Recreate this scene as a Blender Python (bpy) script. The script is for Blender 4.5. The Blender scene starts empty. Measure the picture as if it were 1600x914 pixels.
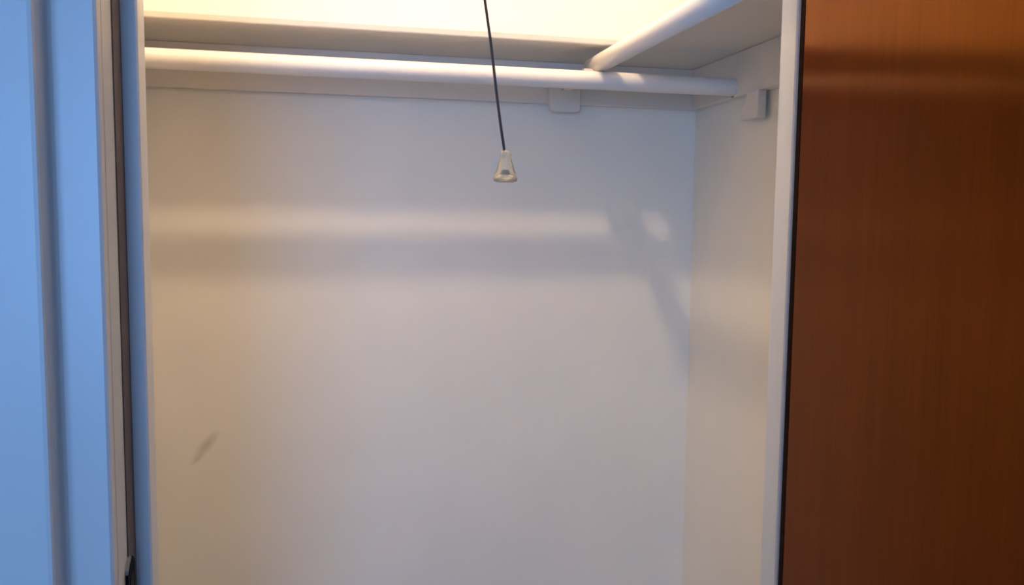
import bpy, bmesh, math, random
from mathutils import Vector, Matrix
random.seed(4)
scene = bpy.context.scene
C = scene.collection
EYE = 1.42                                   # camera height above the floor

# ---------------------------------------------------------------- camera
yaw, pitch, roll = math.radians(13.038), math.radians(-5.037), math.radians(0.633)
fw = Vector((math.sin(yaw)*math.cos(pitch), math.cos(yaw)*math.cos(pitch), math.sin(pitch)))
rt = Vector((math.cos(yaw), -math.sin(yaw), 0)); up = rt.cross(fw)
rt, up = math.cos(roll)*rt + math.sin(roll)*up, -math.sin(roll)*rt + math.cos(roll)*up
cam_d = bpy.data.cameras.new('camera'); cam = bpy.data.objects.new('camera', cam_d); C.objects.link(cam)
cam.matrix_world = Matrix(((rt.x, up.x, -fw.x, 0), (rt.y, up.y, -fw.y, 0), (rt.z, up.z, -fw.z, EYE), (0, 0, 0, 1)))
cam_d.sensor_fit = 'HORIZONTAL'; cam_d.sensor_width = 36.0; cam_d.lens = 1304.05/1600*36; cam_d.clip_start = 0.02
scene.camera = cam

# ---------------------------------------------------------------- world, daylight, exposure
w = bpy.data.worlds.new('sky'); scene.world = w; w.use_nodes = True
w.node_tree.nodes['Background'].inputs[0].default_value = (0.35, 0.58, 1.0, 1)
w.node_tree.nodes['Background'].inputs[1].default_value = 0.3
RY0 = -1.5                                   # rear wall of the bedroom
WINDOWS = ((-1.15, -0.15, 0.85, 2.05, 43), (0.20, 0.75, 0.85, 2.05, 6))   # openings in the rear wall: x0, x1, z0, z1, watts; narrow one added to split the daylight
for x0, x1, z0, z1, watts in WINDOWS:
    d = bpy.data.lights.new('daylight', 'AREA'); d.shape = 'RECTANGLE'
    d.size = x1-x0; d.size_y = z1-z0; d.energy = watts; d.color = (0.22, 0.47, 1.0)
    dl = bpy.data.objects.new('daylight', d); C.objects.link(dl)
    dl.location = ((x0+x1)/2, RY0-.16, (z0+z1)/2); dl.rotation_euler = (math.radians(90), 0, 0)
BULB_POWER = 670.0
BULB_COL = (1.0, 0.77, 0.54)
vs = scene.view_settings
vs.view_transform = 'Standard'; vs.look = 'None'; vs.exposure = 0.0; vs.gamma = 1.0; vs.use_curve_mapping = False

# ---------------------------------------------------------------- materials
def mat(name):
    m = bpy.data.materials.new(name); m.use_nodes = True
    return m, m.node_tree, m.node_tree.nodes['Principled BSDF']
def nd(t, kind, **kw):
    n = t.nodes.new(kind)
    for k, v in kw.items(): setattr(n, k, v)
    return n
def paint(name, col, rough, var=0.04, bump=0.15, scale=9.0, spec=0.5):
    m, t, b = mat(name)
    tc = nd(t, 'ShaderNodeTexCoord')
    n1 = nd(t, 'ShaderNodeTexNoise'); n1.inputs['Scale'].default_value = scale*0.35; n1.inputs['Detail'].default_value = 4
    r = nd(t, 'ShaderNodeValToRGB')
    r.color_ramp.elements[0].position = .3; r.color_ramp.elements[1].position = .7
    r.color_ramp.elements[0].color = tuple(c*(1-var) for c in col)+(1,)
    r.color_ramp.elements[1].color = tuple(min(1, c*(1+var)) for c in col)+(1,)
    n2 = nd(t, 'ShaderNodeTexNoise'); n2.inputs['Scale'].default_value = scale*14; n2.inputs['Detail'].default_value = 3
    bp = nd(t, 'ShaderNodeBump'); bp.inputs['Strength'].default_value = bump; bp.inputs['Distance'].default_value = .002
    t.links.new(tc.outputs['Object'], n1.inputs['Vector']); t.links.new(tc.outputs['Object'], n2.inputs['Vector'])
    t.links.new(n1.outputs['Fac'], r.inputs['Fac']); t.links.new(r.outputs['Color'], b.inputs['Base Color'])
    t.links.new(n2.outputs['Fac'], bp.inputs['Height']); t.links.new(bp.outputs['Normal'], b.inputs['Normal'])
    b.inputs['Roughness'].default_value = rough; b.inputs['Specular IOR Level'].default_value = spec
    return m
WALL = (0.88, 0.82, 0.715)
M_wall = paint('closet_wall_paint', WALL, .55, .03, .10)
M_room = paint('room_wall_paint', (0.46, 0.42, 0.37), .7, .02, .12)
M_trim = paint('trim_gloss_paint', (0.66, 0.66, 0.66), .35, .02, .08, 6)
M_wood_paint = paint('shelf_paint', (0.76, 0.70, 0.62), .45, .03, .15, 7)
M_rod = paint('rod_paint', (0.86, 0.82, 0.77), .35, .02, .10, 8)
M_floor = paint('floor_wood', (0.60, 0.50, 0.38), .4, .15, .2, 6)
# back wall: same paint with a few scuffs
def scuffed():
    m = paint('back_wall_paint', WALL, .55, .03, .10); t = m.node_tree; b = t.nodes['Principled BSDF']
    src = b.inputs['Base Color'].links[0].from_socket
    tc = nd(t, 'ShaderNodeTexCoord'); prev = src
    for (x, z, ang, sx, sz, st) in ((-.231, -.475, 50, .042, .014, .38), (-.252, -.505, 40, .02, .008, .25)):
        mp = nd(t, 'ShaderNodeMapping', vector_type='TEXTURE')
        mp.inputs['Location'].default_value = (x, 1.8, EYE+z); mp.inputs['Rotation'].default_value = (0, math.radians(-ang), 0)
        mp.inputs['Scale'].default_value = (sx, .1, sz)
        g = nd(t, 'ShaderNodeTexGradient', gradient_type='SPHERICAL')
        mul = nd(t, 'ShaderNodeMath', operation='MULTIPLY'); mul.inputs[1].default_value = st
        mx = nd(t, 'ShaderNodeMix', data_type='RGBA'); mx.inputs[7].default_value = (.24, .16, .11, 1)
        t.links.new(tc.outputs['Object'], mp.inputs['Vector']); t.links.new(mp.outputs['Vector'], g.inputs['Vector'])
        t.links.new(g.outputs['Fac'], mul.inputs[0]); t.links.new(mul.outputs[0], mx.inputs[0])
        t.links.new(prev, mx.inputs[6]); prev = mx.outputs[2]
    t.links.new(prev, b.inputs['Base Color'])
    return m
M_back = scuffed()
def wood():
    m, t, b = mat('varnished_veneer')
    tc = nd(t, 'ShaderNodeTexCoord')
    mp = nd(t, 'ShaderNodeMapping'); mp.inputs['Scale'].default_value = (30, 30, 1.6)
    mp2 = nd(t, 'ShaderNodeMapping'); mp2.inputs['Scale'].default_value = (260, 260, 7)
    mp3 = nd(t, 'ShaderNodeMapping'); mp3.inputs['Scale'].default_value = (6, 6, .7)
    n = []
    for q in (mp, mp2, mp3):
        k = nd(t, 'ShaderNodeTexNoise'); k.inputs['Scale'].default_value = 1; k.inputs['Detail'].default_value = 5
        t.links.new(tc.outputs['Object'], q.inputs['Vector']); t.links.new(q.outputs['Vector'], k.inputs['Vector']); n.append(k)
    a1 = nd(t, 'ShaderNodeMath', operation='MULTIPLY_ADD'); a1.inputs[1].default_value = .35
    a2 = nd(t, 'ShaderNodeMath', operation='MULTIPLY_ADD'); a2.inputs[1].default_value = .25
    t.links.new(n[1].outputs['Fac'], a1.inputs[0]); a1.inputs[2].default_value = 0
    t.links.new(n[2].outputs['Fac'], a2.inputs[0]); t.links.new(a1.outputs[0], a2.inputs[2])
    a3 = nd(t, 'ShaderNodeMath', operation='MULTIPLY_ADD'); a3.inputs[1].default_value = .4
    t.links.new(n[0].outputs['Fac'], a3.inputs[0]); t.links.new(a2.outputs[0], a3.inputs[2])
    r = nd(t, 'ShaderNodeValToRGB')
    e = r.color_ramp.elements; e[0].position = .36; e[1].position = .64
    e[0].color = (.100, .0135, .0022, 1); e[1].color = (.128, .0195, .0036, 1)
    t.links.new(a3.outputs[0], r.inputs['Fac']); t.links.new(r.outputs['Color'], b.inputs['Base Color'])
    b.inputs['Roughness'].default_value = .12; b.inputs['Specular IOR Level'].default_value = .03
    b.inputs['Specular Tint'].default_value = (1.0, .42, .06, 1)
    bp = nd(t, 'ShaderNodeBump'); bp.inputs['Strength'].default_value = .04; bp.inputs['Distance'].default_value = .001
    t.links.new(n[1].outputs['Fac'], bp.inputs['Height']); t.links.new(bp.outputs['Normal'], b.inputs['Normal'])
    gl = nd(t, 'ShaderNodeBsdfGlossy'); gl.inputs['Color'].default_value = (1.0, .38, .06, 1); gl.inputs['Roughness'].default_value = .14   # amber varnish sheen
    mx = nd(t, 'ShaderNodeMixShader'); mx.inputs[0].default_value = .074
    out = t.nodes['Material Output']
    t.links.new(bp.outputs['Normal'], gl.inputs['Normal'])
    t.links.new(b.outputs[0], mx.inputs[1]); t.links.new(gl.outputs[0], mx.inputs[2]); t.links.new(mx.outputs[0], out.inputs['Surface'])
    return m
M_door = wood()
def plain(name, col, rough=.5, metal=0.0, trans=0.0):
    m, t, b = mat(name)
    tc = nd(t, 'ShaderNodeTexCoord'); n = nd(t, 'ShaderNodeTexNoise'); n.inputs['Scale'].default_value = 60
    mx = nd(t, 'ShaderNodeMix', data_type='RGBA')
    mx.inputs[6].default_value = tuple(c*.9 for c in col)+(1,); mx.inputs[7].default_value = tuple(min(1, c*1.1) for c in col)+(1,)
    t.links.new(tc.outputs['Object'], n.inputs['Vector']); t.links.new(n.outputs['Fac'], mx.inputs[0]); t.links.new(mx.outputs[2], b.inputs['Base Color'])
    b.inputs['Roughness'].default_value = rough; b.inputs['Metallic'].default_value = metal; b.inputs['Transmission Weight'].default_value = trans
    return m
M_black = plain('black_iron', (.004, .004, .005), .7, 0)
M_gap = plain('gap_grey', (.10, .085, .09), .7)
M_black.node_tree.nodes['Principled BSDF'].inputs['Specular IOR Level'].default_value = .08
M_chip = plain('chipped_paint', (.22, .22, .22), .7)
M_edge = plain('dark_edge', (.020, .008, .004), .9); M_edge.node_tree.nodes['Principled BSDF'].inputs['Specular IOR Level'].default_value = .05
M_hole = plain('latch_hole', (.006, .006, .006), .9)
M_brass = plain('aged_brass', (.45, .30, .12), .35, 1.0)
M_cord = plain('dark_cord', (.10, .072, .06), .8)
M_porcelain = plain('porcelain', (.8, .79, .76), .2)
M_acrylic = plain('cloudy_acrylic', (.92, .86, .68), .20, 0, .76)
M_nail = plain('painted_nail', (.30, .26, .20), .5)
def bulb_mat():
    m = bpy.data.materials.new('lit_bulb'); m.use_nodes = True; t = m.node_tree; t.nodes.clear()
    o = nd(t, 'ShaderNodeOutputMaterial'); e = nd(t, 'ShaderNodeEmission')
    e.inputs[0].default_value = BULB_COL+(1,); e.inputs[1].default_value = BULB_POWER
    t.links.new(e.outputs[0], o.inputs[0]); return m
M_bulb = bulb_mat()

# ---------------------------------------------------------------- helpers (heights are given from eye level, E adds the eye height)
def E(z): return z + EYE
def link(name, bm, m, parent=None, smooth=False, bevel=0.0, seg=2):
    bmesh.ops.recalc_face_normals(bm, faces=bm.faces)
    me = bpy.data.meshes.new(name); bm.to_mesh(me); bm.free(); me.materials.append(m)
    o = bpy.data.objects.new(name, me); C.objects.link(o)
    if smooth:
        for p in me.polygons: p.use_smooth = True
    if bevel:
        b = o.modifiers.new('bevel', 'BEVEL'); b.width = bevel; b.segments = seg; b.limit_method = 'ANGLE'; b.angle_limit = math.radians(40)
    if parent: o.parent = parent; o.matrix_parent_inverse = parent.matrix_world.inverted()
    return o
def box(bm, x0, x1, y0, y1, z0, z1):
    vs = [bm.verts.new(p) for p in ((x0,y0,z0),(x1,y0,z0),(x1,y1,z0),(x0,y1,z0),(x0,y0,z1),(x1,y0,z1),(x1,y1,z1),(x0,y1,z1))]
    for f in ((0,3,2,1),(4,5,6,7),(0,1,5,4),(1,2,6,5),(2,3,7,6),(3,0,4,7)): bm.faces.new([vs[i] for i in f])
def prism(bm, pts, a, b, axis):
    """polygon pts extruded from a to b along axis; pts give the two other coordinates in xyz order"""
    def P(p, t): return {'x': (t, p[0], p[1]), 'y': (p[0], t, p[1]), 'z': (p[0], p[1], t)}[axis]
    A = [bm.verts.new(P(p, a)) for p in pts]; B = [bm.verts.new(P(p, b)) for p in pts]
    bm.faces.new(A); bm.faces.new(B[::-1])
    for i in range(len(pts)):
        j = (i+1) % len(pts); bm.faces.new((A[i], A[j], B[j], B[i]))
def tube(bm, pts, r, seg=24):
    rings = []
    pts = [Vector(p) for p in pts]
    for i, p in enumerate(pts):
        d = (pts[min(i+1, len(pts)-1)]-pts[max(i-1, 0)]).normalized()
        a = d.orthogonal().normalized() if i == 0 else (rings_a - d*rings_a.dot(d)).normalized()
        rings_a = a; c = d.cross(a)
        rr = r[i] if isinstance(r, (list, tuple)) else r
        rings.append([bm.verts.new(p + rr*(math.cos(2*math.pi*k/seg)*a + math.sin(2*math.pi*k/seg)*c)) for k in range(seg)])
    for A, B in zip(rings, rings[1:]):
        for k in range(seg): bm.faces.new((A[k], A[(k+1) % seg], B[(k+1) % seg], B[k]))
    bm.faces.new(rings[0][::-1]); bm.faces.new(rings[-1])
def lathe(bm, prof, cx, cy, seg=28):
    rings = [[bm.verts.new((cx+r*math.cos(2*math.pi*k/seg), cy+r*math.sin(2*math.pi*k/seg), z)) for k in range(seg)] for r, z in prof]
    for A, B in zip(rings, rings[1:]):
        for k in range(seg): bm.faces.new((A[k], A[(k+1) % seg], B[(k+1) % seg], B[k]))
    bm.faces.new(rings[0][::-1]); bm.faces.new(rings[-1])
def mk(fn, *a, **k):
    bm = bmesh.new(); fn(bm, *a, **k); return bm
def tag(o, label, cat=None, group=None, kind=None):
    o['label'] = label
    if cat: o['category'] = cat
    if group: o['group'] = group
    if kind: o['kind'] = kind
    return o
def struct(name, bm, m, label, cat, **k):
    return tag(link(name, bm, m, **k), label, cat, kind='structure')
def thing(name, label, cat, loc, kind=None):
    o = bpy.data.objects.new(name, None); C.objects.link(o); o.location = loc; o.empty_display_size = .05
    bpy.context.view_layer.update()
    return tag(o, label, cat, kind=kind)

# ---------------------------------------------------------------- dimensions
XL, XR = -0.43, 0.845          # closet side walls
YF, YI, YB = 0.92, 1.04, 1.80  # room side of the front wall, closet side of it, back wall
CEIL = 2.65; HEAD = 2.05
JL, JR = -0.209, 0.626         # faces of the door jambs
RX0, RX1 = -1.5, 2.1  # the bedroom around the camera

# ---------------------------------------------------------------- room shell
struct('floor', mk(box, RX0, RX1, RY0, YB, -.1, 0), M_floor, 'brown floor of the bedroom and closet', 'floor')
struct('ceiling', mk(box, RX0-.1, RX1+.1, RY0-.1, YB+.1, CEIL, CEIL+.1), M_wall, 'flat white ceiling over bedroom and closet', 'ceiling')
struct('wall_back', mk(box, XL, XR, YB, YB+.1, 0, CEIL), M_back, 'cream painted closet back wall behind the long rod, with a brown scuff', 'wall')
struct('wall_right', mk(box, XR, XR+.1, YI, YB+.1, 0, CEIL), M_wall, 'cream painted right side wall inside the closet', 'wall')
struct('wall_left', mk(box, XL-.1, XL, YI, YB+.1, 0, CEIL), M_wall, 'cream painted left side wall inside the closet', 'wall')
bm = bmesh.new()
box(bm, RX0-.1, JL-.02, YF, YI, 0, CEIL); box(bm, JR+.02, RX1+.1, YF, YI, 0, CEIL); box(bm, JL-.02, JR+.02, YF, YI, HEAD+.02, CEIL)
struct('wall_front', bm, M_wall, 'cream painted wall around the closet doorway', 'wall')
struct('wall_bedroom_left', mk(box, RX0-.1, RX0, RY0, YF, 0, CEIL), M_room, 'plain beige wall on the left of the bedroom', 'wall')
struct('wall_bedroom_right', mk(box, RX1, RX1+.1, RY0, YF, 0, CEIL), M_room, 'plain beige wall on the right of the bedroom', 'wall')
bm = bmesh.new(); z0, z1 = WINDOWS[0][2:4]
xs = [RX0-.1] + [v for w_ in WINDOWS for v in w_[:2]] + [RX1+.1]
for a, b in zip(xs[0::2], xs[1::2]): box(bm, a, b, RY0-.1, RY0, 0, CEIL)
for a, b in zip(xs[1:-1:2], xs[2:-1:2]): box(bm, a, b, RY0-.1, RY0, 0, z0); box(bm, a, b, RY0-.1, RY0, z1, CEIL)
struct('wall_rear', bm, M_room, 'beige bedroom wall with a daylight window and an added one behind the camera', 'wall')
for n, (x0, x1, z0, z1, _) in enumerate(WINDOWS):
    win = thing('window_%d' % (n+1), ('wide', 'added narrow')[n] + ' white framed bedroom window opposite the closet', 'window', ((x0+x1)/2, RY0-.05, z0), 'structure')
    bm = bmesh.new()
    for a in ((x0, x0+.04, z0, z1), (x1-.04, x1, z0, z1), (x0+.04, x1-.04, z0, z0+.04), (x0+.04, x1-.04, z1-.04, z1)): box(bm, a[0], a[1], RY0-.08, RY0-.03, a[2], a[3])
    link('window_frame', bm, M_trim, win)
    link('meeting_rail', mk(box, x0+.04, x1-.04, RY0-.07, RY0-.04, (z0+z1)/2-.02, (z0+z1)/2+.02), M_trim, win)

# ---------------------------------------------------------------- doorway: jambs, stops, casings
def jamb(name, s, label):
    xf = JL if s < 0 else JR; xb = xf + s*.02
    pts = [(xf, YF), (xf, YI), (xb, YI), (xb, YF)]
    return struct(name, mk(prism, pts, 0, HEAD, 'z'), M_trim, label, 'door frame', bevel=.0015)
jl = jamb('trim_1', -1, 'pale door jamb with black strike plate, beside the blue-lit left casing')
jr = jamb('trim_2', 1, 'white door jamb beside the brown door')
struct('trim_3', mk(box, JL-.02, JR+.02, YF, YI, HEAD, HEAD+.02), M_trim, 'white head of the closet door frame', 'door frame')
def stop(name, s, label):
    xf = JL if s < 0 else JR; xe = xf - s*.018
    pts = [(xf, 1.0), (xe+s*.002, 1.0), (xe, 1.002), (xe, YI-.002), (xe+s*.002, YI), (xf, YI)]
    return struct(name, mk(prism, pts, 0, HEAD, 'z'), M_trim, label, 'door stop')
stop('trim_4', -1, 'narrow lavender-lit door stop strip at the left edge of the closet opening')
stop('trim_5', 1, 'white door stop strip between the closet interior and brown door')
def casing(name, s, label):
    xe = JL-.0005 if s < 0 else JR+.004            # inner edge
    yw, y0 = YF, YF-.018
    y2 = y0-.037                                   # thick outer band standing proud of the flat
    prof = [(0, yw), (0, y0+.003), (.003, y0), (.0400, y0), (.0430, y0-.002), (.0445, y0-.006), (.0450, y2+.004), (.0465, y2+.001), (.0500, y2), (.112, y2), (.116, y2+.004), (.116, yw)]
    return struct(name, mk(prism, [(xe+s*a, b) for a, b in prof], 0, HEAD+.06, 'z'), M_trim, label, 'door casing')
casing('trim_6', -1, 'blue-lit white door casing with a grooved back band, left of the opening')
casing('trim_7', 1, 'white door casing behind the open brown door')
struct('trim_8', mk(box, JL, JR, YF-.018, YF, HEAD, HEAD+.06), M_trim, 'white casing across the top of the closet doorway', 'door casing')
link('gap_strip', mk(box, JL-.001, JL+.0012, .9625, .9995, 0, HEAD-.01), M_gap, jl)['label'] = 'dark grey strip standing in for a gap'  # dark strip added in place of the dark gap beside the stop
# strike plate on the left jamb
bm = bmesh.new()
zt = -.378
prism(bm, [(.9500, E(zt-.070)), (.9500, E(zt-.014)), (.957, E(zt-.006)), (.968, E(zt)), (.978, E(zt-.003)), (.984, E(zt-.010)), (.984, E(zt-.070))], JL-.001, JL+.0030, 'x')
sp = tag(link('strike_plate', bm, M_black, jl), 'black metal strike plate')
link('paint_chip', mk(prism, [(.9480, E(zt-.013)), (.9490, E(zt-.009)), (.9640, E(zt+.003)), (.9660, E(zt)), (.9560, E(zt-.005))], JL-.001, JL+.0034, 'x'), M_chip, jl)
bm = mk(box, JL+.0030, JL+.0036, .959, .976, E(zt-.055), E(zt-.020))
link('latch_hole', bm, M_hole, sp)

# ---------------------------------------------------------------- the open door on the right
DX, DY = 0.563, 0.912                                   # closet-side face and hinge edge of the slab, open at a right angle
dr = thing('door_1', 'dark brown varnished flush wood door standing open at the right', 'door', (DX+.063, DY-.004, .012), 'structure')
DOOR_W = .80
link('slab', mk(box, DX, DX+.044, DY-DOOR_W, DY, .012, HEAD-.012), M_door, dr, bevel=.002)
link('edge_strip', mk(box, DX-.0006, DX+.002, DY-.010, DY+.0005, .014, HEAD-.014), M_edge, dr)['label'] = 'dark edge strip'  # thin dark strip along the hinge edge of the slab
for hz in (.25, 1.80):
    h = link('hinge', mk(tube, [(DX+.062, DY-.002, hz-.045), (DX+.062, DY-.002, hz+.045)], .006, 14), M_brass, dr, smooth=False)
    link('hinge_leaf', mk(box, DX+.006, DX+.062, DY, DY+.002, hz-.044, hz+.044), M_brass, h)
for sgn, xx in ((-1, DX), (1, DX+.044)):
    bm = bmesh.new()
    q = [(.026, 0), (.026, .004), (.011, .008), (.010, .03), (.022, .04), (.027, .05), (.024, .062), (.012, .068)]
    tube(bm, [(xx+sgn*t, DY-DOOR_W+.06, .98) for _, t in q], [r for r, _ in q], 24)
    link('door_knob', bm, M_brass, dr, smooth=True)
DOOR_TURN = -6.0  
dr.rotation_euler = (0, 0, math.radians(DOOR_TURN))

# ---------------------------------------------------------------- shelves and cleats
SZ = .340; ST = .014; CT = .019                          # underside height, thickness, cleat thickness
SFY = 1.583; SFX = .583                                  # front edges of the two shelves
tag(link('closet_shelf', mk(box, XL, XR, SFY, YB, E(SZ), E(SZ+ST)), M_wood_paint, bevel=.0025), 'long white shelf along the closet back wall', 'shelf', 'closet shelves')
tag(link('closet_shelf', mk(box, SFX, XR, YI, SFY, E(SZ), E(SZ+ST)), M_wood_paint, bevel=.0025), 'white shelf along the right closet wall, above the short angled rod', 'shelf', 'closet shelves')
tag(link('shelf_cleat', mk(box, XL, XR, YB-CT, YB, E(.251), E(SZ)), M_wood_paint, bevel=.002), 'white cleat board on the back wall behind the long rod', 'cleat', 'shelf cleats')
rc = tag(link('shelf_cleat', mk(box, XR-CT, XR, YI, YB-CT, E(.251), E(SZ)), M_wood_paint, bevel=.002), 'white cleat board on the right closet wall under the side shelf', 'cleat', 'shelf cleats')

# ---------------------------------------------------------------- rods
RR = .0178; RY, RZ = 1.586, .2718
rod = tag(link('closet_rod', mk(tube, [(XL+.002, RY, E(RZ)), (XR-CT, RY, E(RZ))], RR, 40), M_rod, smooth=True, bevel=.001), 'long round white closet rod running along the back wall', 'closet rod', 'closet rods')
DXR, DZR = .543, RZ+2*RR+.0004
tag(link('closet_rod', mk(tube, [(DXR, YI+.005, E(DZR)), (DXR, 1.652, E(DZR)), (DXR, 1.656, E(DZR))], [RR, RR, RR-.003], 40), M_rod, smooth=True), 'short white rod coming forward over the long rod, under the side shelf edge', 'closet rod', 'closet rods')
# carrier for the front end of the short rod (just above the frame)
br = thing('rod_bracket', 'white bracket carrying the front end of the short rod', 'bracket', (SFX+.05, YI+.02, E(SZ)))
link('arm', mk(box, DXR-.03, SFX+.09, YI+.008, YI+.027, E(SZ+ST), E(SZ+ST+.03)), M_wood_paint, br)
link('hanger', mk(box, DXR-.03, SFX-.002, YI+.008, YI+.027, E(DZR+RR), E(SZ+ST)), M_wood_paint, br)
# mid support of the long rod on the back cleat
sb = thing('rod_support', 'white wooden support block below the back cleat, behind the long rod', 'rod support', (.525, YB-CT, E(.232)))
y1 = YB-CT
bm = bmesh.new(); xa, xb, za, zb = .488, .556, .2325, .300
prism(bm, [(xa, E(zb)), (xa, E(za+.008)), (xa+.003, E(za+.002)), (xa+.010, E(za)), (xb-.010, E(za)), (xb-.003, E(za+.002)), (xb, E(za+.008)), (xb, E(zb))], y1-.020, y1, 'y')
link('block', bm, M_wood_paint, sb, bevel=.002)
link('arm', mk(box, .512, .532, RY+RR-.001, y1-.020, E(.277), E(.297)), M_wood_paint, sb)
# block on the right wall, in front of the rod end
bm = bmesh.new()
prism(bm, [(1.471, E(.2508)), (1.471, E(.199)), (1.536, E(.199)), (1.512, E(.2508))], XR-CT-.0095, XR-.0095, 'x')
tag(link('rod_support', bm, M_wood_paint, bevel=.0015), 'small wedge-shaped white block on the right wall below the cleat', 'rod support')
link('nail_head', mk(tube, [(XR-CT+.001, 1.5874, E(0.2555)), (XR-CT-.0025, 1.5874, E(0.2555))], .0040, 12), M_nail, rc)

# ---------------------------------------------------------------- lamp with pull cord (lamp above the frame)
LX, LY, LZ = .150, 1.085, 1.10
lamp = thing('ceiling_lamp', 'bare bulb in a porcelain holder on the closet ceiling', 'lamp', (LX, LY, CEIL))
bm = mk(lathe, [(.042, CEIL), (.042, CEIL-.012), (.034, CEIL-.022), (.026, CEIL-.035), (.024, E(LZ+.060)), (.020, E(LZ+.052))], LX, LY)
link('lamp_holder', bm, M_porcelain, lamp, smooth=True)
prof = [(.013, E(LZ+.055)), (.014, E(LZ+.040))] + [(max(.002, .031*math.sin(math.radians(a))), E(LZ+.031*math.cos(math.radians(a)))) for a in range(30, 180, 12)]
link('bulb', mk(lathe, prof, LX, LY), M_bulb, lamp, smooth=True)
Q = LY/1.31                                              # the knob's size and height follow its distance
def K(z): return E(z*Q)
cord = thing('pull_cord', 'thin dark pull cord with a cloudy bell-shaped knob hanging in the closet', 'pull cord', (.29*Q, LY, K(.058)))
bot = Vector((.2888*Q, LY, K(.104))); mid = Vector((.2575*Q, LY, K(.339)))
top = bot + (mid-bot)*((E(LZ+.082)-bot.z)/(mid.z-bot.z)); top.x -= .004
pts = [Vector((LX-.020, LY, E(LZ+.084))), top + Vector((.008, 0, .003))]
for i in range(31):
    t = i/30; p = top.lerp(bot, t); p.x += -.003*math.sin(t*math.pi) + .0006*math.sin(t*38); pts.append(p)
link('cord', mk(tube, pts, .0018, 10), M_cord, cord, smooth=True)
kx = .2905*Q
bm = mk(lathe, [(r*Q, K(z)) for r, z in ((.0035, .1085), (.0070, .107), (.0095, .102), (.0090, .097), (.0105, .092), (.0130, .085), (.0150, .077), (.0185, .069), (.0200, .064), (.0190, .060), (.0150, .0585), (.0135, .064), (.006, .068))], kx, LY, 12)
k = tag(link('knob', bm, M_acrylic, cord, smooth=True), 'cloudy yellowish bell-shaped knob')
link('cord_knot', mk(tube, [(kx, LY, K(.076)), (kx, LY, K(.066)), (kx, LY, K(.059))], [.003, .0050, .004], 10), M_cord, k, smooth=True)
